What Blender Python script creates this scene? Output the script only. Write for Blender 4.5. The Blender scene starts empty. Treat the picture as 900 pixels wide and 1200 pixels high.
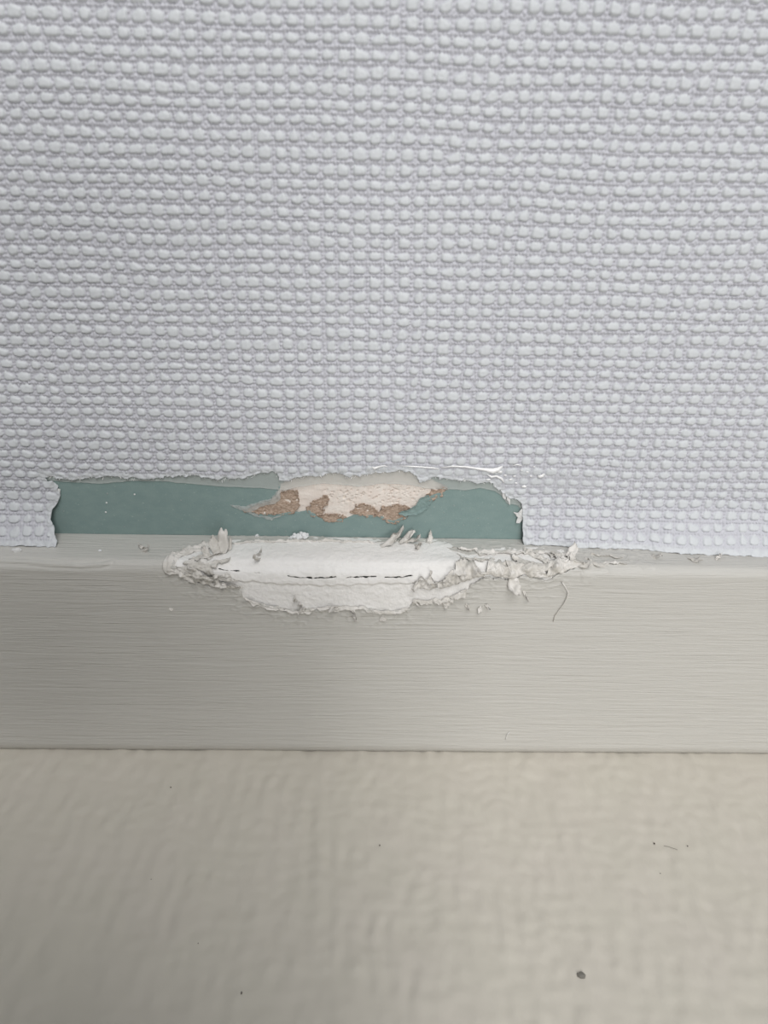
import bpy, bmesh, math, random
import numpy as np
from mathutils import Matrix, Vector

S = bpy.context.scene
COL = S.collection
MM = 0.001
# ------------------------------------------------------------------ camera
PW, PH, F = 900.0, 1200.0, 902.0
PITCH, YAW, ROLL = 29.4, 1.5, 1.5
D = 145.0                                  # camera to wall, mm
ct = lambda y: math.tan(math.radians(PITCH) + math.atan((y - 600) / F))
DROP = D * ct(630)                         # camera above skirting top
T = D - DROP / ct(664)                     # skirting thickness
CAMZ = (D - T) * ct(883)
H = CAMZ - DROP                            # skirting height
cam = bpy.data.objects.new('camera', bpy.data.cameras.new('camera'))
COL.objects.link(cam)
R3 = (Matrix.Rotation(math.radians(-YAW), 3, 'Z') @ Matrix.Rotation(math.radians(90 - PITCH), 3, 'X')
      @ Matrix.Rotation(math.radians(ROLL), 3, 'Z'))
CP = np.array([-2.0, -D, CAMZ])
cam.matrix_world = Matrix.Translation(Vector(CP * MM)) @ R3.to_4x4()
cam.data.sensor_fit = 'HORIZONTAL'; cam.data.sensor_width = 36.0; cam.data.lens = 36.0 * F / PW
cam.data.clip_start = 0.005; cam.data.clip_end = 50
S.camera = cam
cam.data.dof.use_dof = True; cam.data.dof.focus_distance = 0.162; cam.data.dof.aperture_fstop = 26.0
RN = np.array(R3)

# ------------------------------------------------------------------ light
w = bpy.data.worlds.new('room_light'); S.world = w; w.use_nodes = True
w.node_tree.nodes['Background'].inputs[0].default_value = (0.95, 0.97, 1.0, 1)
w.node_tree.nodes['Background'].inputs[1].default_value = 0.225


def area(name, loc, target, size, power, color):
    l = bpy.data.lights.new(name, 'AREA'); l.shape = 'RECTANGLE'; l.size, l.size_y = size
    l.energy = power; l.color = color
    o = bpy.data.objects.new(name, l); COL.objects.link(o)
    o.location = loc
    o.rotation_euler = (Vector(target) - Vector(loc)).to_track_quat('-Z', 'Y').to_euler()
    return o


area('window_light', (0.06, -2.1, 1.40), (0, 0, 0.08), (0.55, 0.62), 15.5, (1.0, 0.985, 0.965))
area('added_low_light', (0.46, -2.1, 0.36), (0, 0, 0.08), (0.70, 0.60), 9, (1.0, 0.985, 0.965))  # added lamp, set low so the phone also shades the upper left wallpaper
area('ceiling_light', (0.30, -1.20, 2.05), (0, -0.1, 0), (1.1, 1.0), 22.5, (1.0, 0.99, 0.98))
S.view_settings.view_transform = 'Standard'; S.view_settings.look = 'None'
S.view_settings.gamma = 1.0; S.view_settings.use_curve_mapping = False
S.view_settings.exposure = 0.0

# ------------------------------------------------------------------ numpy helpers
rng = np.random.default_rng(7)
TAB = rng.random((256, 256))


def vnoise(x, y, seed=0):
    x = np.asarray(x, float) + seed * 17.31; y = np.asarray(y, float) + seed * 41.77
    xi = np.floor(x).astype(int); yi = np.floor(y).astype(int)
    fx = x - xi; fy = y - yi
    fx = fx * fx * (3 - 2 * fx); fy = fy * fy * (3 - 2 * fy)
    g = lambda a, b: TAB[(b + 3 * seed) % 256, (a + 5 * seed) % 256]
    return ((g(xi, yi) * (1 - fx) + g(xi + 1, yi) * fx) * (1 - fy)
            + (g(xi, yi + 1) * (1 - fx) + g(xi + 1, yi + 1) * fx) * fy) * 2 - 1


def fbm(x, y, seed=0, octs=4, gain=0.5):
    s = 0; a = 1.0; t = 0
    for k in range(octs):
        s = s + a * vnoise(np.asarray(x) * 2 ** k, np.asarray(y) * 2 ** k, seed + k); t += a; a *= gain
    return s / t


def sstep(a, b, x):
    t = np.clip((np.asarray(x, float) - a) / (b - a), 0, 1)
    return t * t * (3 - 2 * t)


def sdf_poly(X, Y, poly):
    """signed distance, negative inside"""
    P = np.asarray(poly, float); n = len(P)
    d = np.full(X.shape, 1e9); ins = np.zeros(X.shape, bool)
    for i in range(n):
        a = P[i]; b = P[(i + 1) % n]
        e = b - a
        wx = X - a[0]; wy = Y - a[1]
        t = np.clip((wx * e[0] + wy * e[1]) / max(e @ e, 1e-12), 0, 1)
        d = np.minimum(d, (wx - t * e[0]) ** 2 + (wy - t * e[1]) ** 2)
        c = (a[1] > Y) != (b[1] > Y)
        xc = a[0] + (Y - a[1]) * (e[0] / (e[1] if abs(e[1]) > 1e-12 else 1e-12))
        ins ^= c & (X < xc)
    d = np.sqrt(d)
    return np.where(ins, -d, d)


def sdf_line(X, Y, pts):
    P = np.asarray(pts, float); d = np.full(X.shape, 1e9)
    for a, b in zip(P[:-1], P[1:]):
        e = b - a
        wx = X - a[0]; wy = Y - a[1]
        t = np.clip((wx * e[0] + wy * e[1]) / max(e @ e, 1e-12), 0, 1)
        d = np.minimum(d, (wx - t * e[0]) ** 2 + (wy - t * e[1]) ** 2)
    return np.sqrt(d)


# ------------------------------------------------------------------ where a point of the photo lies on the real surfaces (mm)
def ray(px, py):
    v = np.array([(px - PW / 2) / F, -(py - PH / 2) / F, -1.0])
    return RN @ v


def flare(z, x):                            # the paper's foot swings out on to the skirting ledge
    return np.interp(x, FLX, FLA) * np.clip(1 - (z - H) / 11.0, 0, 1) ** 2


def wall_at(px, py, off=0.0, paper=False):
    r = ray(px, py); y = -off
    for _ in range(25):
        k = (y - CP[1]) / r[1]; p = CP + k * r
        y = -(off + (float(flare(p[2], p[0])) if paper else 0.0)) * 0.6 + 0.4 * y
    return (p[0], p[2])


RAD = 2.2


def profile(s):
    """s mm along the skirting surface from the wall: (y, z, normal y, normal z)"""
    s = np.asarray(s, float)
    L1 = T - RAD; L2 = RAD * math.pi / 2
    a = np.clip((s - L1) / RAD, 0, math.pi / 2)
    y = -np.minimum(s, L1) - RAD * np.sin(a)
    z = H - RAD * (1 - np.cos(a)) - np.clip(s - L1 - L2, 0, None)
    return y, z, -np.sin(a), np.cos(a)


SMAX = (T - RAD) + RAD * math.pi / 2 + (H - RAD)
_ss = np.linspace(0, SMAX, 4000)
_py, _pz, _, _ = profile(_ss)


def skirt_at(px, py):
    r = ray(px, py)
    zr = CP[2] + (_py - CP[1]) / r[1] * r[2]
    s = float(np.interp(0.0, zr - _pz, _ss))
    y = float(np.interp(s, _ss, _py))
    return (CP[0] + (y - CP[1]) / r[1] * r[0], s)


FOOT = [(-300, 637), (0, 641), (30, 642), (62, 642), (70, 642), (614, 640), (640, 641), (700, 644), (760, 646), (800, 651), (840, 652), (900, 654), (1200, 664)]
_ft = [skirt_at(x, y) for x, y in FOOT]
FLX = [p[0] for p in _ft]; FLA = [max(0.8, min(p[1], T - RAD) - 0.75) for p in _ft]


def floor_at(px, py):
    r = ray(px, py); k = -CP[2] / r[2]
    p = CP + k * r
    return (p[0], p[1])


def on_skirt(u, s, h=0.0):
    y, z, ny, nz = profile(s)
    return np.stack([np.broadcast_to(u, np.shape(y)) * 1.0, y + ny * h, z + nz * h], -1)


# ------------------------------------------------------------------ objects
def link(name, me, mat, parent=None):
    o = bpy.data.objects.new(name, me); COL.objects.link(o)
    if mat: me.materials.append(mat)
    if parent: o.parent = parent
    return o


def tag(o, label=None, cat=None, group=None, kind=None):
    for k, v in (('label', label), ('category', cat), ('group', group), ('kind', kind)):
        if v: o[k] = v
    return o


def raw_mesh(name, V, Fq, smooth=True):
    me = bpy.data.meshes.new(name)
    V = np.asarray(V, np.float32) * MM; Fq = np.asarray(Fq, np.int32)
    k = Fq.shape[1]
    me.vertices.add(len(V)); me.vertices.foreach_set('co', V.ravel())
    me.loops.add(Fq.size); me.loops.foreach_set('vertex_index', Fq.ravel())
    me.polygons.add(len(Fq)); me.polygons.foreach_set('loop_start', np.arange(0, Fq.size, k, dtype=np.int32))
    me.polygons.foreach_set('loop_total', np.full(len(Fq), k, np.int32))
    me.polygons.foreach_set('use_smooth', np.full(len(Fq), smooth, bool))
    me.update(calc_edges=True); me.validate()
    return me


def sheet(name, U, V, fmap, height, mat, parent=None, sdf=None, rim=0.0, flip=False, tone=None):
    """a relief surface over the grid U x V (mm); sdf > 0 keeps; the cut edge is snapped to sdf = 0 and given depth"""
    nu, nv = len(U), len(V)
    X, Y = np.meshgrid(U, V)
    if sdf is not None:
        keep_v = sdf > 0
        kf = (keep_v[:-1, :-1].astype(int) + keep_v[:-1, 1:] + keep_v[1:, :-1] + keep_v[1:, 1:]) >= 2
        gy = np.gradient(sdf, V, axis=0); gx = np.gradient(sdf, U, axis=1)
        gl = np.clip(np.hypot(gx, gy), 0.35, None)
        used = np.zeros(X.shape, int)
        for a in (slice(0, -1), slice(1, None)):
            for b in (slice(0, -1), slice(1, None)):
                used[a, b] += kf
        bd = (used > 0) & (used < 4); bd[0] = bd[-1] = False; bd[:, 0] = bd[:, -1] = False
        st = np.minimum(np.median(np.diff(U)), np.median(np.diff(V))) * 0.9
        m = np.clip(sdf / gl, -st, st) * bd
        X = X - m * gx / gl; Y = Y - m * gy / gl
    else:
        kf = np.ones((nv - 1, nu - 1), bool)
    idx = np.arange(nu * nv).reshape(nv, nu)
    q = np.stack([idx[:-1, :-1], idx[:-1, 1:], idx[1:, 1:], idx[1:, :-1]], -1)[kf]
    P = fmap(X, Y, height).reshape(-1, 3)
    if rim:
        e = np.concatenate([q[:, [0, 1]], q[:, [1, 2]], q[:, [2, 3]], q[:, [3, 0]]])
        key = np.minimum(e[:, 0], e[:, 1]).astype(np.int64) * (nu * nv) + np.maximum(e[:, 0], e[:, 1])
        _, inv, cnt = np.unique(key, return_inverse=True, return_counts=True)
        be = e[cnt[inv] == 1]
        low = fmap(X, Y, height - rim).reshape(-1, 3)
        bv = np.unique(be); mp = np.zeros(nu * nv, int); mp[bv] = np.arange(len(bv)) + nu * nv
        P = np.concatenate([P, low[bv]])
        q = np.concatenate([q, np.stack([be[:, 1], be[:, 0], mp[be[:, 0]], mp[be[:, 1]]], -1)])
    uv = np.unique(q); mp = np.zeros(len(P), int); mp[uv] = np.arange(len(uv))
    q = mp[q]; P = P[uv]
    src = np.where(uv < nu * nv, uv, 0)
    if flip: q = q[:, ::-1]
    me = raw_mesh(name, P, q)
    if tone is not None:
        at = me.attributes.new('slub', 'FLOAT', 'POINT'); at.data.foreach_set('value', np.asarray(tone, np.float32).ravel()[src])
    return link(name, me, mat, parent)


def axis(lo, d0, d1, hi, fine, coarse):
    a = np.arange(d0, d1 + fine / 2, fine)
    l = np.arange(d0 - coarse, lo - coarse, -coarse)[::-1] if lo < d0 else np.array([])
    r = np.arange(a[-1] + coarse, hi + coarse, coarse) if hi > d1 else np.array([])
    return np.concatenate([l, a, r])


def tube(name, pts, rad, mat, parent=None, n=6, squash=1.0):
    """tapered bent rod through pts (mm); rad one value or one per point"""
    P = np.asarray(pts, float); m = len(P); rad = np.broadcast_to(rad, (m,))
    V = []; Q = []
    for i in range(m):
        t = P[min(i + 1, m - 1)] - P[max(i - 1, 0)]; t /= np.linalg.norm(t)
        a = np.cross(t, [0, -1, 0.3]); a /= np.linalg.norm(a) + 1e-9; b = np.cross(t, a)
        for k in range(n):
            c = 2 * math.pi * k / n
            V.append(P[i] + rad[i] * (math.cos(c) * a + squash * math.sin(c) * b))
    for i in range(m - 1):
        for k in range(n):
            Q.append((i * n + k, i * n + (k + 1) % n, (i + 1) * n + (k + 1) % n, (i + 1) * n + k))
    me = bpy.data.meshes.new(name)
    fs = Q + [tuple(range(n))[::-1], tuple((m - 1) * n + k for k in range(n))]
    me.from_pydata([tuple(v * MM) for v in V], [], fs); me.update()
    me.polygons.foreach_set('use_smooth', np.ones(len(fs), bool))
    return link(name, me, mat, parent)


def lump(name, c, r, mat, parent=None, seed=0, sub=2, rough=0.35, flat=True):
    """an uneven crumb: noise-pushed icosphere, r = (rx, ry, rz) mm"""
    bm = bmesh.new(); bmesh.ops.create_icosphere(bm, subdivisions=sub, radius=1.0)
    for v in bm.verts:
        p = v.co
        k = 1 + rough * float(fbm(p.x * 1.7 + p.z * 0.9, p.y * 1.7 - p.z * 1.1, seed, 3))
        v.co = Vector((p.x * r[0] * k, p.y * r[1] * k, p.z * r[2] * k)) * MM
    me = bpy.data.meshes.new(name); bm.to_mesh(me); bm.free()
    if not flat: me.polygons.foreach_set('use_smooth', np.ones(len(me.polygons), bool))
    o = link(name, me, mat, parent); o.location = Vector(np.asarray(c, float) * MM)
    return o


# ------------------------------------------------------------------ materials
class Mat:
    def __init__(s, name, col, rough=0.5, spec=0.5):
        s.m = bpy.data.materials.new(name); s.m.use_nodes = True
        s.n = s.m.node_tree.nodes; s.l = s.m.node_tree.links
        s.b = s.n['Principled BSDF']
        s.b.inputs['Base Color'].default_value = (*col, 1); s.b.inputs['Roughness'].default_value = rough
        s.b.inputs['Specular IOR Level'].default_value = spec
        s.h = None; s.col = col; s.cur = None

    def noise(s, scale, detail=4, rough=0.5, stretch=(1, 1, 1), dist=0.0):
        tc = s.n.new('ShaderNodeTexCoord'); mp = s.n.new('ShaderNodeMapping'); mp.inputs['Scale'].default_value = stretch
        t = s.n.new('ShaderNodeTexNoise'); t.inputs['Scale'].default_value = scale
        t.inputs['Detail'].default_value = detail; t.inputs['Roughness'].default_value = rough; t.inputs['Distortion'].default_value = dist
        s.l.new(tc.outputs['Object'], mp.inputs[0]); s.l.new(mp.outputs[0], t.inputs['Vector'])
        return t.outputs['Fac']

    def ramp(s, fac, lo, hi):
        r = s.n.new('ShaderNodeMapRange'); r.inputs[1].default_value = lo; r.inputs[2].default_value = hi
        s.l.new(fac, r.inputs[0]); return r.outputs[0]

    def tint(s, fac, col, amt=1.0):
        mx = s.n.new('ShaderNodeMix'); mx.data_type = 'RGBA'
        if amt != 1.0:
            mm = s.n.new('ShaderNodeMath'); mm.operation = 'MULTIPLY'; mm.inputs[1].default_value = amt
            s.l.new(fac, mm.inputs[0]); fac = mm.outputs[0]
        s.l.new(fac, mx.inputs['Factor'])
        if s.cur is None: mx.inputs[6].default_value = (*s.col, 1)
        else: s.l.new(s.cur, mx.inputs[6])
        mx.inputs[7].default_value = (*col, 1)
        s.cur = mx.outputs[2]; s.l.new(s.cur, s.b.inputs['Base Color']); return s

    def bump(s, fac, dist, strength=1.0):
        b = s.n.new('ShaderNodeBump'); b.inputs['Distance'].default_value = dist * MM; b.inputs['Strength'].default_value = strength
        s.l.new(fac, b.inputs['Height'])
        if s.h is not None: s.l.new(s.h, b.inputs['Normal'])
        s.h = b.outputs[0]; s.l.new(s.h, s.b.inputs['Normal']); return s


m_paper = Mat('embossed_vinyl', (0.70, 0.715, 0.745), 0.42, 0.35)
m_paper.bump(m_paper.noise(2600, 3, 0.6), 0.05, 0.6)
m_paper.col = (0.59, 0.595, 0.645)            # lilac-grey between the slubs, paler on them
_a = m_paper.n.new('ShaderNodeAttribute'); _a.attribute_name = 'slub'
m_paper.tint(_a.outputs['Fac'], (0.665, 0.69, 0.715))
m_torn = Mat('torn_paper_core', (0.80, 0.80, 0.79), 0.75, 0.2); m_torn.bump(m_torn.noise(3000, 4, 0.7), 0.15)
m_back = Mat('thin_backing_paper', (0.66, 0.69, 0.67), 0.55, 0.3); m_back.bump(m_back.noise(1500, 4), 0.06)
m_back.b.inputs['Alpha'].default_value = 0.48
m_glue = Mat('clear_dried_glue', (0.8, 0.82, 0.84), 0.12, 0.6); m_glue.b.inputs['Alpha'].default_value = 0.16
m_glint = Mat('glue_highlight_white', (0.93, 0.93, 0.93), 0.10, 0.8)  # white base colour carries the bright glints on the clear glue
m_green = Mat('green_board_paper', (0.235, 0.325, 0.315), 0.7, 0.25)
m_green.tint(m_green.ramp(m_green.noise(300, 5, 0.6, (1, 1, 1.6)), 0.40, 0.70), (0.28, 0.37, 0.355), 0.7)
m_green.tint(m_green.ramp(m_green.noise(1800, 2), 0.66, 0.74), (0.42, 0.50, 0.48), 0.7)
m_green.bump(m_green.noise(2200, 4, 0.65), 0.05)
m_gyp = Mat('gypsum', (0.84, 0.755, 0.69), 0.85, 0.15)
m_gyp.tint(m_gyp.ramp(m_gyp.noise(500, 4), 0.40, 0.65), (0.88, 0.82, 0.76), 0.9)
m_gyp.bump(m_gyp.noise(1600, 5, 0.7), 0.12)
m_brown = Mat('brown_board_paper', (0.36, 0.255, 0.19), 0.85, 0.15)
m_brown.tint(m_brown.ramp(m_brown.noise(1800, 4, 0.7, (1, 1, 1.8)), 0.37, 0.60), (0.60, 0.48, 0.39), 0.95)
m_brown.bump(m_brown.noise(2200, 4, 0.7), 0.25)
m_paint = Mat('beige_grey_satin_paint', (0.592, 0.58, 0.545), 0.38, 0.4)
m_paint.bump(m_paint.noise(1150, 3, 0.55, (0.05, 1, 1.2), 0.9), 0.27, 0.95)
m_paint.bump(m_paint.noise(2600, 2, 0.5, (0.10, 1, 1)), 0.07, 0.8)
m_flake = Mat('peeled_paint_film', (0.66, 0.635, 0.59), 0.45, 0.4); m_flake.bump(m_flake.noise(1700, 4), 0.10)
m_flake.tint(m_flake.ramp(m_flake.noise(260, 2), 0.45, 0.6), (0.80, 0.775, 0.74), 0.8)
m_fill = Mat('white_filler', (0.915, 0.90, 0.88), 0.55, 0.3)
m_fill.tint(m_fill.ramp(m_fill.noise(160, 3), 0.5, 0.75), (0.84, 0.825, 0.795), 0.6)
m_fill.bump(m_fill.noise(900, 5, 0.65), 0.22)
m_floor = Mat('cream_floor_covering', (0.64, 0.605, 0.53), 0.5, 0.35)
m_floor.tint(m_floor.ramp(m_floor.noise(60, 2), 0.4, 0.7), (0.655, 0.61, 0.545), 0.6)
m_floor.bump(m_floor.noise(900, 2), 0.02)
m_crumb = Mat('white_plaster_crumb', (0.83, 0.84, 0.85), 0.8, 0.2)
m_grit = Mat('grey_grit', (0.17, 0.16, 0.14), 0.7, 0.3); m_grit.tint(m_grit.noise(2500, 2), (0.24, 0.23, 0.205), 0.7)
m_dark = Mat('dark_dust', (0.09, 0.08, 0.07), 0.8, 0.2)
m_core = Mat('board_core', (0.55, 0.52, 0.48), 0.9, 0.1)

P2W = lambda pts, paper=False, off=0.0: [wall_at(x, y, off, paper) for x, y in pts]
P2S = lambda pts: [skirt_at(x, y) for x, y in pts]

# ================================================================== WALL
def wmap(base):
    return lambda X, Z, h: np.stack([X, -(base + h) + 0 * X, Z + 0 * h], -1)


GYP = [(287, 597), (300, 591), (318, 586), (326, 578), (330, 566), (345, 556), (380, 550), (430, 546), (480, 546),
       (498, 556), (512, 566), (527, 571), (519, 577), (507, 581), (497, 586), (489, 594), (482, 600), (474, 606), (460, 611),
       (448, 606), (438, 604), (420, 603), (402, 608), (382, 610), (372, 606), (362, 599), (350, 600), (338, 601), (322, 603), (305, 602)]
gyp_p = P2W(GYP)
wx0, wx1 = -80.0, 80.0
U = axis(-230, wx0, wx1, 230, 0.28, 6.0)
V = axis(0, H - 2, H + 22, 260, 0.28, 6.0)
X, Z = np.meshgrid(U, V)
sd = sdf_poly(X, Z, gyp_p) + 0.35 * fbm(X / 1.3, Z / 1.3, 3, 4)
hgt = 0.05 * fbm(X / 9, Z / 9, 1, 2) + 0.10 * sstep(1.0, 0.0, sd) * (0.5 + fbm(X / 1.1, Z / 1.1, 9, 2))
wall = sheet('wall_back', U, V, wmap(0), hgt, m_green.m, None, sd, 0.9)
tag(wall, 'green moisture-resistant plasterboard wall laid bare in a strip above the skirting', 'wall', kind='structure')

# gypsum under the torn face paper
gx = [p[0] for p in gyp_p]; gz = [p[1] for p in gyp_p]
U = np.arange(min(gx) - 2, max(gx) + 2, 0.16); V = np.arange(min(gz) - 2, max(gz) + 3, 0.16)
X, Z = np.meshgrid(U, V)
pit = vnoise(X / 0.42, Z / 0.30, 21)
band = np.exp(-((Z - wall_at(430, 580)[1]) / 1.9) ** 2)
h = -0.28 + 0.22 * fbm(X / 3.2, Z / 1.6, 5, 4) - 0.55 * sstep(0.45, 0.75, pit) * (0.25 + band) * sstep(wall_at(370, 580)[0], wall_at(400, 580)[0], X)
sdg = -(sdf_poly(X, Z, gyp_p) - 1.2)
gyp = sheet('gypsum_core', U, V, wmap(0), h, m_gyp.m, wall, sdg, 0.6)
tag(gyp, 'crumbled cream gypsum core under the torn green paper')

# shreds of the board's brown inner paper
BROWN = [[(286, 597), (300, 592), (316, 588), (326, 582), (332, 575), (346, 576), (352, 586), (349, 597), (338, 602), (320, 603), (304, 602)],
         [(358, 597), (366, 588), (380, 582), (386, 585), (378, 596), (374, 607), (364, 602)],
         [(374, 604), (390, 604), (406, 606), (400, 611), (382, 612)],
         [(411, 602), (418, 593), (428, 591), (437, 594), (444, 605), (428, 604)],
         [(441, 603), (450, 595), (465, 592), (480, 596), (482, 600), (476, 606), (461, 613), (449, 607)],
         [(499, 583), (505, 576), (513, 575), (516, 571), (523, 570), (525, 575), (514, 580), (506, 585)]]
for k, pl in enumerate(BROWN):
    pw = P2W(pl)
    ax = [p[0] for p in pw]; az = [p[1] for p in pw]
    U = np.arange(min(ax) - 1, max(ax) + 1, 0.15); V = np.arange(min(az) - 1, max(az) + 1, 0.15)
    X, Z = np.meshgrid(U, V)
    sb = -(sdf_poly(X, Z, pw) + 1.05 * fbm(X / 1.0, Z / 0.6, 30 + k, 5, 0.7)) + 0.12
    sheet('brown_paper', U, V, wmap(0), -0.12 + 0.26 * fbm(X / 0.9, Z / 0.7, 60 + k, 4) + 0.25 * sstep(0.5, 0, sb), m_brown.m, wall, sb, 0.35)
# a lifted tongue of green paper right of the gypsum and a paper lip on its left
for k, (nm, pl) in enumerate([('green_paper_curl', [(466, 601), (476, 597), (486, 592), (492, 583), (502, 580), (507, 586), (500, 596), (488, 602), (474, 604)]),
                              ('pale_paper_lip', [(270, 592), (288, 593), (304, 588), (318, 584), (324, 576), (328, 574), (329, 586), (320, 590), (304, 594), (296, 600), (306, 604), (318, 606), (330, 604), (318, 609), (302, 606), (288, 600)])]):
    pw = P2W(pl)
    ax = [p[0] for p in pw]; az = [p[1] for p in pw]
    U = np.arange(min(ax) - 1, max(ax) + 1, 0.14); V = np.arange(min(az) - 1, max(az) + 1, 0.14)
    X, Z = np.meshgrid(U, V)
    sb = -(sdf_poly(X, Z, pw) + 0.3 * fbm(X / 0.9, Z / 0.6, 80 + k, 4))
    o = sheet(nm, U, V, wmap(0), 0.14 + 0.22 * fbm(X / 0.8, Z / 0.8, 90 + k, 3) + 0.25 * sstep(0.5, 0, sb) * (1 - k), (m_green if k == 0 else m_back).m, wall, sb, 0.12)
    if k: tag(o, 'pale torn fringe of paper at the left tip of the tear')

# ================================================================== WALLPAPER
CX, CZ = 2.7, 2.40


def weave(X, Z, tone=False):
    wxp = X + 0.40 * fbm(X / 16, Z / 16, 11, 2) + 0.12 * vnoise(X / 1.1, Z / 1.3, 12)
    wzp = Z + 0.50 * fbm(X / 19, Z / 9, 13, 2) + 0.09 * vnoise(X / 1.2, Z / 1.2, 14)
    gi = wxp / CX + 60; gj = wzp / CZ + 20
    gi = gi + 0.05 * np.sin(gi * 2.1) + 0.03 * np.sin(gi * 5.3 + 1); gj = gj + 0.04 * np.sin(gj * 1.7) + 0.03 * np.sin(gj * 4.9 + 2)
    i = np.floor(gi).astype(int); j = np.floor(gj).astype(int)
    r = lambda k: TAB[(j * 7 + k * 31 + (i % 7) * 11) % 256, (i * 5 + k * 59 + (j % 13) * 3) % 256]
    a = gi - i - 0.5 - 0.09 * (r(1) - 0.5); b = gj - j - 0.47 - 0.08 * (r(2) - 0.5)
    wa = 0.385 + 0.08 * (r(3) - 0.5); wb = 0.312 + 0.05 * (r(4) - 0.5)
    ap = 0.45 * (r(5) - 0.5)
    top = wb * (1.36 - (0.25 + 0.65 * r(6)) * np.abs(a - ap) / wa)
    bot = wb * (1.02 - 0.30 * r(7) * np.abs(a / wa) ** 2)
    bb = np.where(b > 0, b / np.clip(top, 0.08, None), b / np.clip(bot, 0.08, None))
    d = np.abs(a / wa) ** 5.0 + np.abs(bb) ** 3.4
    dome = np.clip(1 - d, 0, 1) ** 0.46
    L = (0.46 + 0.14 * r(8)) * dome * (1 - 0.16 * bb)
    # thin cross threads in the gaps
    fz = np.abs(gj - np.round(gj)); fx = np.abs(gi - np.round(gi))
    beadx = 0.5 + 0.5 * np.cos(2 * math.pi * gi * 4.3 + 3 * vnoise(gi * 0.9, gj * 0.9, 15))
    beadz = 0.5 + 0.5 * np.cos(2 * math.pi * gj * 3.4 + 3 * vnoise(gi * 0.9, gj * 0.9, 16))
    ht = 0.46 * np.sqrt(np.clip(1 - (fz / 0.13) ** 2, 0, 1)) * (0.15 + 0.85 * beadx) * (0.62 + 0.6 * np.abs(vnoise(gi * 0.8, gj, 18)))
    vt = 0.42 * np.sqrt(np.clip(1 - (fx / 0.085) ** 2, 0, 1)) * (0.2 + 0.8 * beadz) * (0.55 + 0.5 * np.abs(vnoise(gi, gj * 0.8, 19)))
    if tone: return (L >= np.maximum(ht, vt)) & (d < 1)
    return np.maximum(L, np.maximum(ht, vt)) + 0.035 * vnoise(X / 0.45, Z / 0.45, 17)


TEAR = [(50, 558), (62, 561), (77, 562), (100, 560), (133, 558), (160, 562), (200, 558), (227, 557), (260, 563), (287, 560), (306, 556), (320, 553),
        (330, 563), (347, 560), (380, 557), (393, 555), (410, 560), (420, 558), (440, 554), (457, 552), (480, 552), (486, 558), (492, 564),
        (507, 559), (530, 562), (553, 564), (577, 567), (588, 577), (596, 584), (606, 585), (611, 590), (613, 600), (612.5, 615), (613, 636), (613, 660),
        (66, 660), (66, 636), (64, 622), (60, 610), (61, 598), (66, 590), (70, 581), (67, 570), (58, 564)]
tear_p = P2W(TEAR, True, 0.4)
U = axis(-150, -92, 92, 150, 0.185, 0.9)
V = axis(H - 4, H - 3, 159, 190, 0.185, 0.9)
X, Z = np.meshgrid(U, V)
hole = sdf_poly(X, Z, tear_p)
top_zone = sstep(0, 3, Z - wall_at(300, 580)[1])
rag = (0.75 * fbm(X / 1.9, Z / 1.5, 2, 4) + 0.22 * fbm(X / 0.5, Z / 0.5, 4, 2)) * (0.35 + 0.65 * top_zone)
foot = Z - (H + 0.12) + 0.22 * fbm(X / 2.2, Z / 2.2, 8, 3)
sd = np.minimum(hole + rag, foot)
hw = weave(X, Z)
gl_c = [wall_at(x, y, 0.5) for x, y in ((440, 553), (500, 556), (560, 556), (600, 562), (640, 562), (690, 568))]
glue_d = sdf_line(X, Z, gl_c)
gm = sstep(3.2, 1.2, glue_d)
edge = sstep(1.7, 0.1, sd + 0.5 * fbm(X / 1.0, Z / 1.0, 6, 3))
hw = hw * (1 - 0.45 * gm) + 0.12 * gm
hw = hw * (1 - 0.8 * edge) + edge * (0.14 + 0.36 * fbm(X / 0.9, Z / 0.6, 7, 3))
ridge = np.exp(-((Z - wall_at(650, 579, 0.5)[1]) / 0.35) ** 2) * sstep(wall_at(600, 579)[0], wall_at(620, 579)[0], X) * sstep(wall_at(760, 579)[0], wall_at(690, 579)[0], X)
hw = hw - 0.22 * ridge


def pmap(X, Z, h):
    return np.stack([X, -(0.32 + flare(Z, X) + h), Z + 0 * h], -1)


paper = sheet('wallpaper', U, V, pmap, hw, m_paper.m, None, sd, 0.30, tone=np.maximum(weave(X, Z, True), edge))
tag(paper, 'white woven-look embossed wallpaper with a ragged strip torn out at its foot', 'wallpaper')

# thin backing paper still stuck under the tear
BACK = [(54, 556), (57, 563), (80, 564.5), (117, 566.5), (150, 563.5), (187, 563.5), (227, 567), (267, 570), (297, 571), (323, 573), (332, 575),
        (352, 570), (380, 566), (420, 570), (450, 566), (480, 568), (500, 572), (528, 573), (545, 574), (563, 571.5), (580, 575), (588, 581), (594, 590), (606, 592), (615, 600), (618, 540), (50, 540)]
bp = P2W(BACK)
U = np.arange(bp[0][0] - 4, wall_at(622, 560)[0], 0.2); V = np.arange(wall_at(300, 604)[1], wall_at(300, 545)[1], 0.16)
X, Z = np.meshgrid(U, V)
sb = -(sdf_poly(X, Z, bp) + 0.14 * fbm(X / 1.6, Z / 1.6, 40, 4))
o = sheet('backing_paper', U, V, wmap(0.12), 0.05 * fbm(X / 2, Z / 2, 41, 3) + 0.07 * sstep(0.35, 0, sb), m_back.m, paper, sb, 0.10)
tag(o, 'thin translucent backing paper left below the torn edge')

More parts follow.
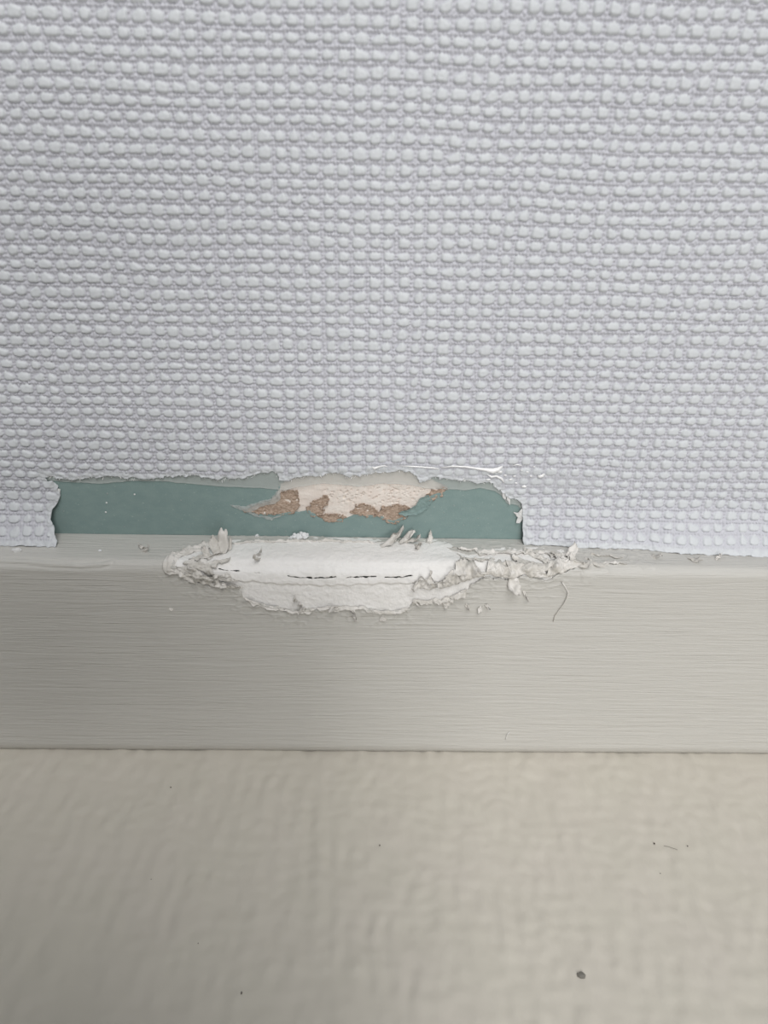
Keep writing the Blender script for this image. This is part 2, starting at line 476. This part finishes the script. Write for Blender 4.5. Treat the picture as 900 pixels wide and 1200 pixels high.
# glue wiped over the weave; its bright highlights are put in as white beads
U = np.arange(wall_at(415, 560)[0], wall_at(730, 560)[0], 0.2); V = np.arange(wall_at(500, 585)[1], wall_at(500, 535)[1], 0.2)
X, Z = np.meshgrid(U, V)
gd = sdf_line(X, Z, gl_c)
sb = np.minimum(2.2 + 0.9 * fbm(X / 2, Z / 2, 44, 3) - gd, sdf_poly(X, Z, tear_p) - 0.8)
gmm = sstep(3.2, 1.2, gd)
o = sheet('glue_smear', U, V, pmap, weave(X, Z) * (1 - 0.45 * gmm) + 0.12 * gmm + 0.05, m_glue.m, paper, sb, 0.1)
tag(o, 'clear glossy glue smeared over the weave')


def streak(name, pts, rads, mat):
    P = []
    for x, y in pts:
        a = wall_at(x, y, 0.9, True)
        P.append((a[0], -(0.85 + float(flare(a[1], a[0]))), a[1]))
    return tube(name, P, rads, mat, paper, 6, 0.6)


streak('glue_glint', [(436, 547), (439, 549), (444, 547), (451, 546), (455, 547.5)], [0.15, 0.34, 0.22, 0.12, 0.06], m_glint.m)
streak('glue_glint', [(468, 546), (480, 546.5), (495, 547.5), (508, 548.5), (514, 549.5)], [0.06, 0.15, 0.15, 0.18, 0.12], m_glint.m)
streak('glue_glint', [(517, 548), (530, 546.5), (545, 547), (558, 549), (570, 550.5), (578, 552), (584, 550), (589, 546.5)], [0.10, 0.17, 0.20, 0.24, 0.38, 0.66, 0.50, 0.16], m_glint.m)
streak('glue_glint', [(571, 556), (576, 559), (582, 558), (588, 561), (591, 566)], [0.08, 0.26, 0.20, 0.30, 0.10], m_glint.m)
streak('glue_glint', [(600, 546), (606, 544.5), (612, 546)], [0.06, 0.16, 0.06], m_glint.m)
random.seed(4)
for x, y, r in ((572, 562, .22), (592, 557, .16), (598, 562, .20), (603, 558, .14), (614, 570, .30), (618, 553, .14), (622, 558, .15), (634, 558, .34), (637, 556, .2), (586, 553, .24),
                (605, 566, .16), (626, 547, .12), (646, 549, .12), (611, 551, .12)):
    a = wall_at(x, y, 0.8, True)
    lump('glint_fleck', (a[0], -(0.80 + float(flare(a[1], a[0]))), a[1]), (r * 2.1, r * 0.9, r * 1.1), m_glint.m, paper, int(x), 2, 0.6, False)  # sparkle on the glue put in as white lumps

# torn white paper: fibres standing off the ragged edge
fv = []; ff = []
P = np.array(tear_p[:34])
seg = np.linalg.norm(np.diff(P, axis=0), axis=1)
cum = np.concatenate([[0], np.cumsum(seg)])
for k in range(230):
    t = random.random() * cum[-5]
    x = np.interp(t, cum, P[:, 0]); z = np.interp(t, cum, P[:, 1]) + random.uniform(-0.15, 0.7)
    L = random.uniform(0.2, 0.75) ** 1.3; an = random.uniform(-2.6, -0.5); wd = random.uniform(0.03, 0.10)
    y = -(0.30 + float(flare(z, x)) + random.uniform(0.0, 0.25))
    dx, dz = math.cos(an) * L, math.sin(an) * L
    n = len(fv)
    fv += [(x - wd, y, z), (x + wd, y - 0.05, z + wd), (x + dx * 0.6 + wd, y - 0.12, z + dz * 0.6), (x + dx, y - random.uniform(-0.1, 0.35), z + dz)]
    ff += [(n, n + 1, n + 2), (n, n + 2, n + 3)]
o = link('torn_fibres', raw_mesh('torn_fibres', fv, ff, False), m_torn.m, paper); o['kind'] = 'stuff'
o['label'] = 'frayed white paper fibres along the torn edge'


def scrap(name, pl, mat, parent, seed, lift=0.3, wallside=True, step=0.14):
    pw = P2W(pl)
    ax = [p[0] for p in pw]; az = [p[1] for p in pw]
    U = np.arange(min(ax) - .6, max(ax) + .6, step); V = np.arange(min(az) - .6, max(az) + .6, step)
    X, Z = np.meshgrid(U, V)
    sb = -(sdf_poly(X, Z, pw) + 0.18 * fbm(X / 0.7, Z / 0.7, seed, 3))
    return sheet(name, U, V, wmap(0), lift + 0.3 * fbm(X / 1.1, Z / 1.1, seed + 1, 3), mat, parent, sb, 0.12)


scrap('paper_scrap', [(600, 598), (606, 600), (612, 594), (613, 604), (609, 612), (604, 612), (607, 605)], m_torn.m, paper, 71, 0.5)
scrap('paper_scrap', [(593, 580), (598, 582), (597, 590), (594, 586)], m_torn.m, paper, 73, 0.4)
scrap('paper_scrap', [(588, 576), (593, 578), (592, 586), (589, 582)], m_torn.m, paper, 75, 0.4)
scrap('paper_scrap', [(66, 570), (71, 573), (70, 584), (66, 588), (63, 580)], m_torn.m, paper, 77, 0.35)
for x, y, r in ((125, 589, .22), (124, 600, .22), (126, 578, .15), (158, 579, .2), (75, 599, .12), (520, 600, .12), (505, 625, .14), (470, 622, .12), (543, 615, .13),
                (560, 607, .12), (575, 620, .1), (493, 589, .14), (532, 592, .12), (146, 617, .12), (212, 586, .12), (335, 622, .12), (300, 627, .2), (440, 614, .1)):
    a = wall_at(x, y)
    lump('paper_fleck', (a[0], -0.08, a[1]), (r, 0.12, r), m_back.m if r < .2 else m_torn.m, wall, int(x), 1, 0.6)

# ================================================================== SKIRTING
BARE = [(203, 663), (207, 655), (222, 648), (243, 643), (262, 639), (275, 637), (292, 636), (330, 634), (380, 634), (420, 635), (445, 636), (480, 634), (515, 637), (530, 645),
        (548, 650), (575, 648), (600, 646), (640, 646), (668, 650), (679, 658), (680, 665), (665, 667), (655, 672), (640, 680), (625, 677), (612, 674), (600, 681), (588, 678),
        (572, 676), (558, 681), (548, 690), (528, 700), (500, 705), (484, 706), (478, 712), (465, 716), (445, 717), (425, 712), (400, 711),
        (370, 713), (345, 717), (320, 711), (297, 707), (286, 701), (280, 690), (262, 688), (240, 686), (225, 678), (212, 671)]
bare_p = P2S(BARE)
U = axis(-230, -92, 92, 230, 0.24, 3.0)
V = np.concatenate([np.arange(0, 26, 0.2), np.arange(26, SMAX - 0.3, 0.6), [SMAX]])
X, Y = np.meshgrid(U, V)
dm = sdf_poly(X, Y, bare_p)
sd = dm + 0.55 * fbm(X / 1.7, Y / 1.7, 20, 4) + 0.25 * fbm(X / 0.6, Y / 0.6, 23, 2)
near = sstep(7, 0.3, dm)
rightz = sstep(skirt_at(680, 655)[0] - 2, skirt_at(680, 655)[0] + 2, X) * sstep(skirt_at(790, 655)[0], skirt_at(730, 655)[0], X) * sstep(13, 10, Y)
rdg = 1 - np.abs(fbm(X / 2.6, Y / 1.9, 25, 3)) * 2.2
h = 0.07 * fbm(X / 14, Y / 5, 26, 2) + 0.22 * near * np.clip(rdg, 0, 1) ** 3 + 0.30 * sstep(1.3, 0, sd) * np.clip(0.35 + fbm(X / 2.4, Y / 2.4, 27, 2), 0, 1)
h = h + 0.25 * rightz * np.clip(rdg, 0, 1) ** 4
# fold in the paint along the left arris
fl = sdf_line(X, Y, P2S([(0, 657), (30, 658), (60, 661), (95, 663), (118, 662), (128, 659)]))
h = h + 0.16 * np.exp(-(fl / 0.45) ** 2) - 0.14 * np.exp(-((fl - 0.7) / 0.3) ** 2)
h = h - 0.7 * sstep(SMAX - 3.0, SMAX, Y) ** 2
smap = lambda X, Y, h: on_skirt(X, Y, h)
skirt = sheet('baseboard_back', U, V, smap, h, m_paint.m, None, sd, 0.45, flip=True)
tag(skirt, 'beige-grey painted skirting board with its top edge gouged and peeling', 'skirting board', kind='structure')

bx = [p[0] for p in bare_p]; by = [p[1] for p in bare_p]
U = np.arange(min(bx) - 2.5, max(bx) + 2.5, 0.15); V = np.arange(max(0.02, min(by) - 2), max(by) + 2.5, 0.13)
X, Y = np.meshgrid(U, V)
CRACKS = [[(256, 668), (264, 669.5), (279, 670.5)], [(292, 672), (300, 672.8), (307, 673)], [(338, 676), (352, 677.5), (366, 678)], [(368, 678.3), (380, 678), (393, 677)],
          [(406, 678), (412, 677), (428, 677), (440, 676.5)], [(452, 677.5), (462, 677), (472, 677.5), (483, 675.5)]]
ARR = T - RAD + RAD * math.pi / 4
WID = [0.26, 0.22, 0.26, 0.34, 0.36, 0.30]
sc = np.full(X.shape, 9.0)
for c, wd in zip(CRACKS, WID):
    sc = np.minimum(sc, sdf_line(X, Y, P2S(c)) - wd * 0.75 - 0.26 * fbm(X / 0.9, Y / 0.7, 33, 3))
lip = P2S([(232, 674), (280, 680), (320, 683), (370, 686), (440, 684), (490, 683), (530, 682), (560, 676)])
ly = np.interp(X, [p[0] for p in lip], [p[1] for p in lip])
h = -0.38 + 0.16 * fbm(X / 5, Y / 3, 31, 4) + 0.38 * sstep(0.5, -0.2, Y - ly + 0.5 * fbm(X / 1.8, Y * 0, 36, 3)) - 0.85 * np.exp(-((Y - ARR) / 1.7) ** 2) * sstep(skirt_at(215, 660)[0], skirt_at(290, 660)[0], X) \
    + 0.10 * np.abs(fbm(X / 2.2, Y / 1.4, 37, 3)) + 0.07 * fbm(X / 0.8, Y / 0.8, 34, 3)
sdfl = np.minimum(-(sdf_poly(X, Y, bare_p) - 1.5), sc)
fill = sheet('bare_filler', U, V, smap, h, m_fill.m, skirt, sdfl, 0.5, flip=True)
tag(fill, 'bare white filler with a thin dark crack along its edge')


# --- curls and crumpled tags of paint around the gouge
def flake(px, py, L, Wd, ang, curl, lift, seed, mat=None, thick=0.10, name='paint_flake', crumple=0.35):
    """a torn strip of paint film rooted on the skirting at the photo point; ang in the surface (0 = along x, 90 = down the face);
    curl = how far it rolls up (rad), lift = how steeply it leaves the surface (rad)"""
    u0, s0 = skirt_at(px, py)
    rr = random.Random(seed)
    nL, nW = 13, 6
    ca, sa = math.cos(math.radians(ang)), math.sin(math.radians(ang))
    A = []
    # side profile
    t = np.linspace(0, 1, nL); th = lift + curl * t
    dl = L / (nL - 1)
    al = np.concatenate([[0], np.cumsum(np.cos(th[:-1]) * dl)]); hh = np.concatenate([[0], np.cumsum(np.sin(th[:-1]) * dl)])
    P = np.zeros((2, nL, nW, 3))
    y0, z0, ny, nz = [float(v) for v in profile(s0)]
    N = np.array([0, ny, nz]); Td = np.array([0, nz * -1, ny]) ; Ux = np.array([1.0, 0, 0])
    O = np.array([u0, y0, z0])
    for i in range(nL):
        wloc = Wd * (0.5 + 0.5 * math.sin(math.pi * min(1, 0.35 + 0.65 * (1 - t[i])))) * (1 - 0.75 * t[i] ** 2.2)
        for j in range(nW):
            b = (j / (nW - 1) - 0.5) * wloc * (1 + 0.35 * float(vnoise(t[i] * 4 + seed, j * 0.8, 50)))
            cx = 0.5 + float(vnoise(t[i] * 3.1 + seed * 1.7, j * 0.9 + seed, 51)) * crumple
            k = crumple * float(vnoise(t[i] * 5 + seed * 2.3, j * 1.1, 52)) * min(1, t[i] * 3 + 0.25)
            av = al[i] + 0.25 * crumple * float(vnoise(t[i] * 4, j * 1.3 + seed, 53))
            p = O + Ux * (av * ca - b * sa) + Td * (av * sa + b * ca) + N * (0.06 + max(hh[i] + k * 0.9, -0.05) + 0.25 * crumple * abs(b))
            P[0, i, j] = p; P[1, i, j] = p - N * thick
    idx = np.arange(2 * nL * nW).reshape(2, nL, nW)
    q = []
    for i in range(nL - 1):
        for j in range(nW - 1):
            q.append((idx[0, i, j], idx[0, i, j + 1], idx[0, i + 1, j + 1], idx[0, i + 1, j]))
            q.append((idx[1, i, j], idx[1, i + 1, j], idx[1, i + 1, j + 1], idx[1, i, j + 1]))
        q.append((idx[0, i, 0], idx[0, i + 1, 0], idx[1, i + 1, 0], idx[1, i, 0]))
        q.append((idx[0, i, -1], idx[1, i, -1], idx[1, i + 1, -1], idx[0, i + 1, -1]))
    for j in range(nW - 1):
        q.append((idx[0, -1, j], idx[0, -1, j + 1], idx[1, -1, j + 1], idx[1, -1, j]))
    return link(name, raw_mesh(name, P.reshape(-1, 3), q, True), mat or m_flake.m, skirt)


def ribbon(pts, side, w0, w1, fold, seed, lift=0.25, lay=0.05, nW=13, fine=1.0, mat=None):
    """a crumpled ragged band of paint film along a torn edge (photo points); it leans to one side of that edge"""
    P = np.array(P2S(pts)); seg = np.linalg.norm(np.diff(P, axis=0), axis=1); cum = np.concatenate([[0], np.cumsum(seg)])
    n = max(8, int(cum[-1] / 0.2)); t = np.linspace(0, cum[-1], n)
    c = np.stack([np.interp(t, cum, P[:, 0]), np.interp(t, cum, P[:, 1])], -1)
    for _ in range(6):
        c[1:-1] = 0.25 * c[:-2] + 0.5 * c[1:-1] + 0.25 * c[2:]
    d = np.gradient(c, axis=0); d /= np.linalg.norm(d, axis=1)[:, None] + 1e-9
    nrm = np.stack([-d[:, 1], d[:, 0]], -1) * side
    c = c + nrm * (0.5 * fbm(t / 1.3, t * 0, seed, 3))[:, None]
    taper = np.clip(np.minimum(t, cum[-1] - t) / 1.5, 0.12, 1)
    W = (w0 + (w1 - w0) * np.clip(0.5 + 1.1 * fbm(t / 2.1, t * 0 + 3, seed + 1, 3, 0.6), 0, 1)) * taper
    j = np.linspace(0, 1, nW)
    Tt, J = np.meshgrid(t, j, indexing='ij')
    skew = 1.1 * fbm(Tt / 2.4, J * 1.1, seed + 2, 2)
    out = W[:, None] * J
    u = c[:, 0:1] + nrm[:, 0:1] * out + d[:, 0:1] * skew * J
    s_ = np.clip(c[:, 1:2] + nrm[:, 1:2] * out + d[:, 1:2] * skew * J, 0.05, SMAX)
    rid = np.abs(fbm(u / 2.1 + s_ * 0.25, s_ / 0.95 - u * 0.12, seed + 4, 4, 0.55)) * 2.1
    hh = lay + lift * J * (0.5 + rid) + fold * np.clip(rid - 0.15, 0, 2) * (0.3 + 0.7 * np.sin(math.pi * np.clip(J, 0, 0.85))) + 0.10 * (1 - 2 * np.abs(fbm(u / 1.1, s_ / 0.6, seed + 6, 3)))
    hh = np.maximum(hh, 0.03)
    y, z, ny, nz = profile(s_)
    A = np.stack([u, y + ny * hh, z + nz * hh], -1); B = np.stack([u, y + ny * (hh - 0.09), z + nz * (hh - 0.09)], -1)
    V = np.stack([A, B]); idx = np.arange(2 * n * nW).reshape(2, n, nW)
    q = lambda a, b, c_, d_: np.stack([a.ravel(), b.ravel(), c_.ravel(), d_.ravel()], -1)
    Q = [q(idx[0, :-1, :-1], idx[0, :-1, 1:], idx[0, 1:, 1:], idx[0, 1:, :-1]), q(idx[1, :-1, :-1], idx[1, 1:, :-1], idx[1, 1:, 1:], idx[1, :-1, 1:]),
         q(idx[0, :-1, 0], idx[0, 1:, 0], idx[1, 1:, 0], idx[1, :-1, 0]), q(idx[0, :-1, -1], idx[1, :-1, -1], idx[1, 1:, -1], idx[0, 1:, -1])]
    return link('paint_flake', raw_mesh('paint_flake', V.reshape(-1, 3), np.concatenate(Q), True), mat or m_flake.m, skirt)


RB = [  # left crumple
    ([(262, 640), (240, 645), (218, 651), (204, 661), (212, 671), (228, 680)], 1, 0.8, 2.6, 0.7, 201),
    ([(206, 664), (218, 674), (238, 684), (258, 689), (274, 690), (284, 688)], -1, 0.6, 3.4, 0.9, 203),
    ([(214, 660), (230, 667), (246, 674), (262, 680), (278, 680)], -1, 0.6, 2.4, 0.6, 205),
    ([(222, 656), (236, 652), (250, 650), (264, 648)], 1, 0.6, 2.2, 0.6, 207),
    ([(228, 664), (242, 660), (256, 656), (270, 654)], 1, 0.4, 1.8, 0.5, 209),
    ([(200, 660), (206, 652), (222, 646), (240, 642)], -1, 0.5, 1.8, 0.5, 211),
    # right crumple
    ([(530, 642), (552, 644), (574, 645), (598, 645), (622, 646), (646, 648), (666, 650)], 1, 0.5, 2.4, 0.6, 221),
    ([(560, 672), (578, 674), (596, 678), (612, 673), (630, 677), (648, 675), (664, 667), (684, 664)], -1, 0.6, 4.4, 1.0, 223),
    ([(598, 650), (614, 656), (632, 660), (650, 660), (668, 656)], 1, 0.6, 2.6, 0.6, 225),
    ([(612, 645), (626, 654), (642, 664), (656, 672)], -1, 0.5, 2.0, 0.6, 227),
    ([(646, 648), (664, 650), (676, 656), (682, 664)], 1, 0.8, 2.8, 0.9, 229),
    ([(576, 668), (590, 666), (606, 668), (622, 668)], -1, 0.6, 2.0, 0.6, 231),
    ([(534, 650), (548, 655), (562, 654), (580, 656)], 1, 0.3, 1.4, 0.5, 233),
    # folded strip low on the face
    ([(482, 690), (492, 688), (506, 690), (520, 688), (536, 684), (552, 678), (568, 674)], -1, 1.4, 4.4, 1.5, 241),
    ([(484, 702), (498, 703), (514, 702), (530, 698), (546, 690)], 1, 0.5, 2.4, 1.3, 243),
    # thin lips along the rest of the edge
    ([(286, 700), (300, 706), (320, 710), (345, 716), (370, 713)], 1, 0.2, 1.0, 0.25, 251),
    ([(372, 712), (400, 711), (425, 711), (445, 716), (465, 715), (480, 711)], 1, 0.2, 1.1, 0.3, 253),
    ([(276, 638), (292, 636), (330, 635), (370, 635)], -1, 0.1, 0.5, 0.12, 255),
    ([(372, 635), (410, 636), (440, 637)], -1, 0.1, 0.5, 0.12, 257),
    ([(686, 655), (700, 660), (716, 658), (734, 662)], 1, 0.3, 1.3, 0.4, 259),
    ([(692, 650), (712, 652), (730, 654)], 1, 0.2, 1.0, 0.35, 261)]
for pts, sd_, w0, w1, fo, se in RB:
    ribbon(pts, sd_, w0, w1, fo, se, lift=0.5 if fo > 0.75 else 0.28)

FL = [  # px, py, length, width, angle, curl, lift  (angle -90 points back to the wall)
    (260, 649, 5.2, 3.4, -84, 0.5, 0.85), (254, 650, 4.0, 3.0, -112, 0.9, 0.6), (266, 646, 3.2, 1.4, -60, 1.2, 0.5), (247, 655, 3.2, 2.2, -140, 1.0, 0.3),
    (304, 655, 3.4, 1.2, 110, 1.0, 0.3), (300, 650, 2.6, 1.0, 30, 1.2, 0.3),
    (446, 641, 6.0, 2.2, -22, 0.5, 0.30), (456, 638, 5.0, 1.8, -34, 0.6, 0.42), (468, 637, 4.6, 2.2, -18, 0.5, 0.45), (474, 635, 4.4, 1.6, 22, 0.7, 0.3), (486, 638, 3.2, 1.4, 60, 0.7, 0.3),
    (490, 640, 3.2, 1.2, 100, 0.8, 0.2), (502, 637, 2.6, 1.4, -70, 1.0, 0.4),
    (600, 677, 3.8, 3.2, 66, 0.8, 0.3), 
    (668, 654, 3.8, 2.4, -60, 0.7, 0.3), (676, 662, 3.6, 2.0, 25, 0.7, 0.2),
    
    (346, 705, 3.0, 1.2, -80, 1.0, 0.35), (350, 711, 2.6, 1.2, -60, 0.9, 0.3), (358, 712, 2.4, 1.0, 160, 1.0, 0.3), (398, 711, 3.0, 1.4, 180, 0.9, 0.25), (408, 713, 2.4, 1.2, 20, 1.0, 0.25),
    (545, 708, 1.6, 0.9, 40, 1.0, 0.3), (564, 710, 1.8, 1.0, 120, 1.0, 0.3), (568, 708, 1.7, 0.9, 30, 1.0, 0.3), (613, 692, 2.6, 0.8, 60, 0.5, 0.2), (412, 722, 1.6, 0.9, 20, 1.0, 0.3),
    (166, 646, 2.4, 0.8, 10, 1.2, 0.15), (172, 642, 2.2, 0.8, 160, 1.2, 0.15), (806, 654, 3.4, 1.2, 50, 0.4, 0.15), (762, 652, 2.6, 1.2, 30, 0.6, 0.2), (838, 656, 2.2, 0.8, -30, 0.6, 0.15)]
for k, a in enumerate(FL):
    flake(*a, seed=k + 1, crumple=0.8)

# ================================================================== FLOOR
U = axis(-230, -90, 90, 230, 0.6, 5.0)
V = axis(-330, -75 - T, -T + 1.0, 0, 0.6, 5.0)
X, Y = np.meshgrid(U, V)
h = 0.30 * fbm(X / 2.8, Y / 7, 61, 2) + 0.13 * np.sin(2 * math.pi * (X / 4.1 + 0.5 * fbm(X / 11, Y / 9, 62, 3))) * (0.4 + vnoise(X / 9, Y / 5, 65)) \
    + 0.03 * np.sin(2 * math.pi * (Y / 3.6 + 0.7 * fbm(X / 7, Y / 9, 64, 2))) + 0.12 * fbm(X / 1.8, Y / 2.2, 63, 2) - 0.3
floor = sheet('floor', U, V, lambda X, Y, h: np.stack([X, Y, h], -1), h, m_floor.m)
tag(floor, 'cream floor covering with a faint woven relief in front of the skirting', 'floor', kind='structure')

# ================================================================== SMALL THINGS
# white crumbs lying on the ledge against the green board
root = bpy.data.objects.new('plaster_crumb_clump', None); COL.objects.link(root)
u, s = skirt_at(351, 630)
root.location = (u * MM, -s * MM, H * MM); root.empty_display_size = 0.005
tag(root, 'small clump of white plaster crumbs on the skirting ledge against the green board', 'debris')
for k, (dx, dz, r) in enumerate(((-1.6, .35, .6), (-.9, .6, .75), (0, .7, .75), (.8, .75, .8), (1.5, .8, .75), (1.2, 1.5, .65), (.5, 1.6, .5), (-.3, 1.2, .5), (1.8, 1.5, .4), (-1.2, 1.2, .4), (-2.1, .3, .25))):
    o = lump('crumb', (dx * 0.95, -0.3 - 0.2 * (k % 3), dz * 0.85), (r * .85, r * .8, r * .72), m_crumb.m, root, 100 + k, 2, 0.7)

# a strand of paint hanging from the gouge
P = []
for x, y, hh in ((658, 680, .8), (662, 686, .9), (665, 692, .7), (664, 699, .5), (660, 707, .45), (655, 714, .35), (650, 721, .3), (648, 728, .2)):
    u, s = skirt_at(x, y); P.append(on_skirt(u, s, hh))
o = tube('paint_strand', P, [.16, .12, .12, .11, .12, .12, .11, .06], m_flake.m, None, 6)
tag(o, 'thin curved strand of pale paint hanging down the skirting face', 'paint strand')


def chip(px, py, r, label, name='paint_chip', mat=m_flake.m, cat='paint chip', seed=0):
    u, s = skirt_at(px, py)
    o = lump(name, on_skirt(u, s, r[1] * 0.5), r, mat, None, seed, 2, 0.6)
    return tag(o, label, cat)


chip(448, 725, (0.75, 0.35, 0.55), 'pale chip of paint stuck below the bare filler on the skirting face', seed=5)
chip(200, 714, (0.45, 0.22, 0.35), 'tiny pale chip stuck on the shaded left part of the skirting face', seed=6)
chip(117, 646, (0.35, 0.3, 0.25), 'tiny white crumb on the left part of the skirting ledge', 'plaster_crumb', m_crumb.m, 'crumb', 8)
chip(301, 628.5, (0.4, 0.35, 0.35), 'tiny white crumb on the ledge between the paint tuft and the crumb clump', 'plaster_crumb', m_crumb.m, 'crumb', 9)
chip(20, 646, (0.9, 0.5, 0.6), 'torn fleck of white wallpaper on the ledge under the left flap', 'paper_fragment', m_torn.m, 'paper scrap', 10)
P = []
for x, y, hh in ((597, 857, .2), (594, 860, .3), (593, 864, .25), (592, 866, .15)):
    u, s = skirt_at(x, y); P.append(on_skirt(u, s, hh))
tag(tube('lint_fibre', P, .09, m_torn.m, None, 5), 'short white lint fibre low on the skirting face', 'lint')

x, y = floor_at(681, 1143)
tag(lump('grit', (x, y, -0.1), (0.85, 0.75, 0.5), m_grit.m, None, 12, 1, 0.9), 'small dark grey grit lying on the cream floor', 'grit')
P = []
for a, b in ((778, 991), (784, 992.5), (790, 994.5), (794, 996)):
    x, y = floor_at(a, b); P.append((x, y, 0.0))
tag(tube('hair', P, 0.035, m_dark.m, None, 5), 'fine short hair lying on the cream floor', 'hair')
for a, b, r, lab in ((767, 988, .26, 'black speck at the left end of the fine hair on the floor'), (806, 991, .18, 'black speck just past the right end of the fine hair'),
                     (774, 1023, .12, 'faintest dark speck on the floor, nearer the camera than the fine hair'), (445, 990, .20, 'lone dark speck on the middle of the floor near the skirting'),
                     (283, 1163, .28, 'dark speck nearest the camera on the left half of the floor'), (177, 1030, .15, 'dark speck farthest left among those on the floor'),
                     (232, 1105, .15, 'tiny dark speck between two others on the left half of the floor'), (200, 922, .22, 'brownish speck on the floor close to the shaded skirting')):
    x, y = floor_at(a, b)
    tag(lump('dust_speck', (x, y, -0.12), (r * 0.6, r * 0.9, r * 0.7), m_dark.m, None, int(a), 1, 0.5), lab, 'speck', 'dust specks on the floor')

# ================================================================== the phone that takes the picture (behind the lens; it shades the left of the skirting)
ph = bpy.data.objects.new('smartphone', None); COL.objects.link(ph)
ph.matrix_world = cam.matrix_world.copy()
tag(ph, 'dark smartphone held upright before the wall, with an added panel widening its shade', 'phone')
m_case = Mat('dark_phone_glass', (0.02, 0.02, 0.022), 0.2, 0.5)


def slab(name, x0, x1, y0, y1, z0, z1, r, mat):
    bm = bmesh.new()
    pts = []
    for cx, cy, a0 in ((x1 - r, y1 - r, 0), (x0 + r, y1 - r, 90), (x0 + r, y0 + r, 180), (x1 - r, y0 + r, 270)):
        for k in range(7):
            a = math.radians(a0 + 15 * k); pts.append((cx + r * math.cos(a), cy + r * math.sin(a)))
    lo = [bm.verts.new((x * MM, y * MM, z0 * MM)) for x, y in pts]; hi = [bm.verts.new((x * MM, y * MM, z1 * MM)) for x, y in pts]
    bm.faces.new(lo[::-1]); bm.faces.new(hi)
    for k in range(len(pts)):
        bm.faces.new((lo[k], lo[(k + 1) % len(pts)], hi[(k + 1) % len(pts)], hi[k]))
    me = bpy.data.meshes.new(name); bm.to_mesh(me); bm.free()
    return link(name, me, mat, ph)


slab('body', -60, 12, -138, 12, 4.0, 12.0, 8, m_case.m)
slab('camera_bump', -8, 8, -36, 8, 3.0, 4.0, 5, m_case.m)
slab('shade_panel', -140, -62, -130, 12, 9.0, 12.0, 8, m_case.m)  # added panel beside the phone, widens its shade to the left
slab('screen', -58, 10, -135, 9, 12.0, 12.4, 6, m_case.m)
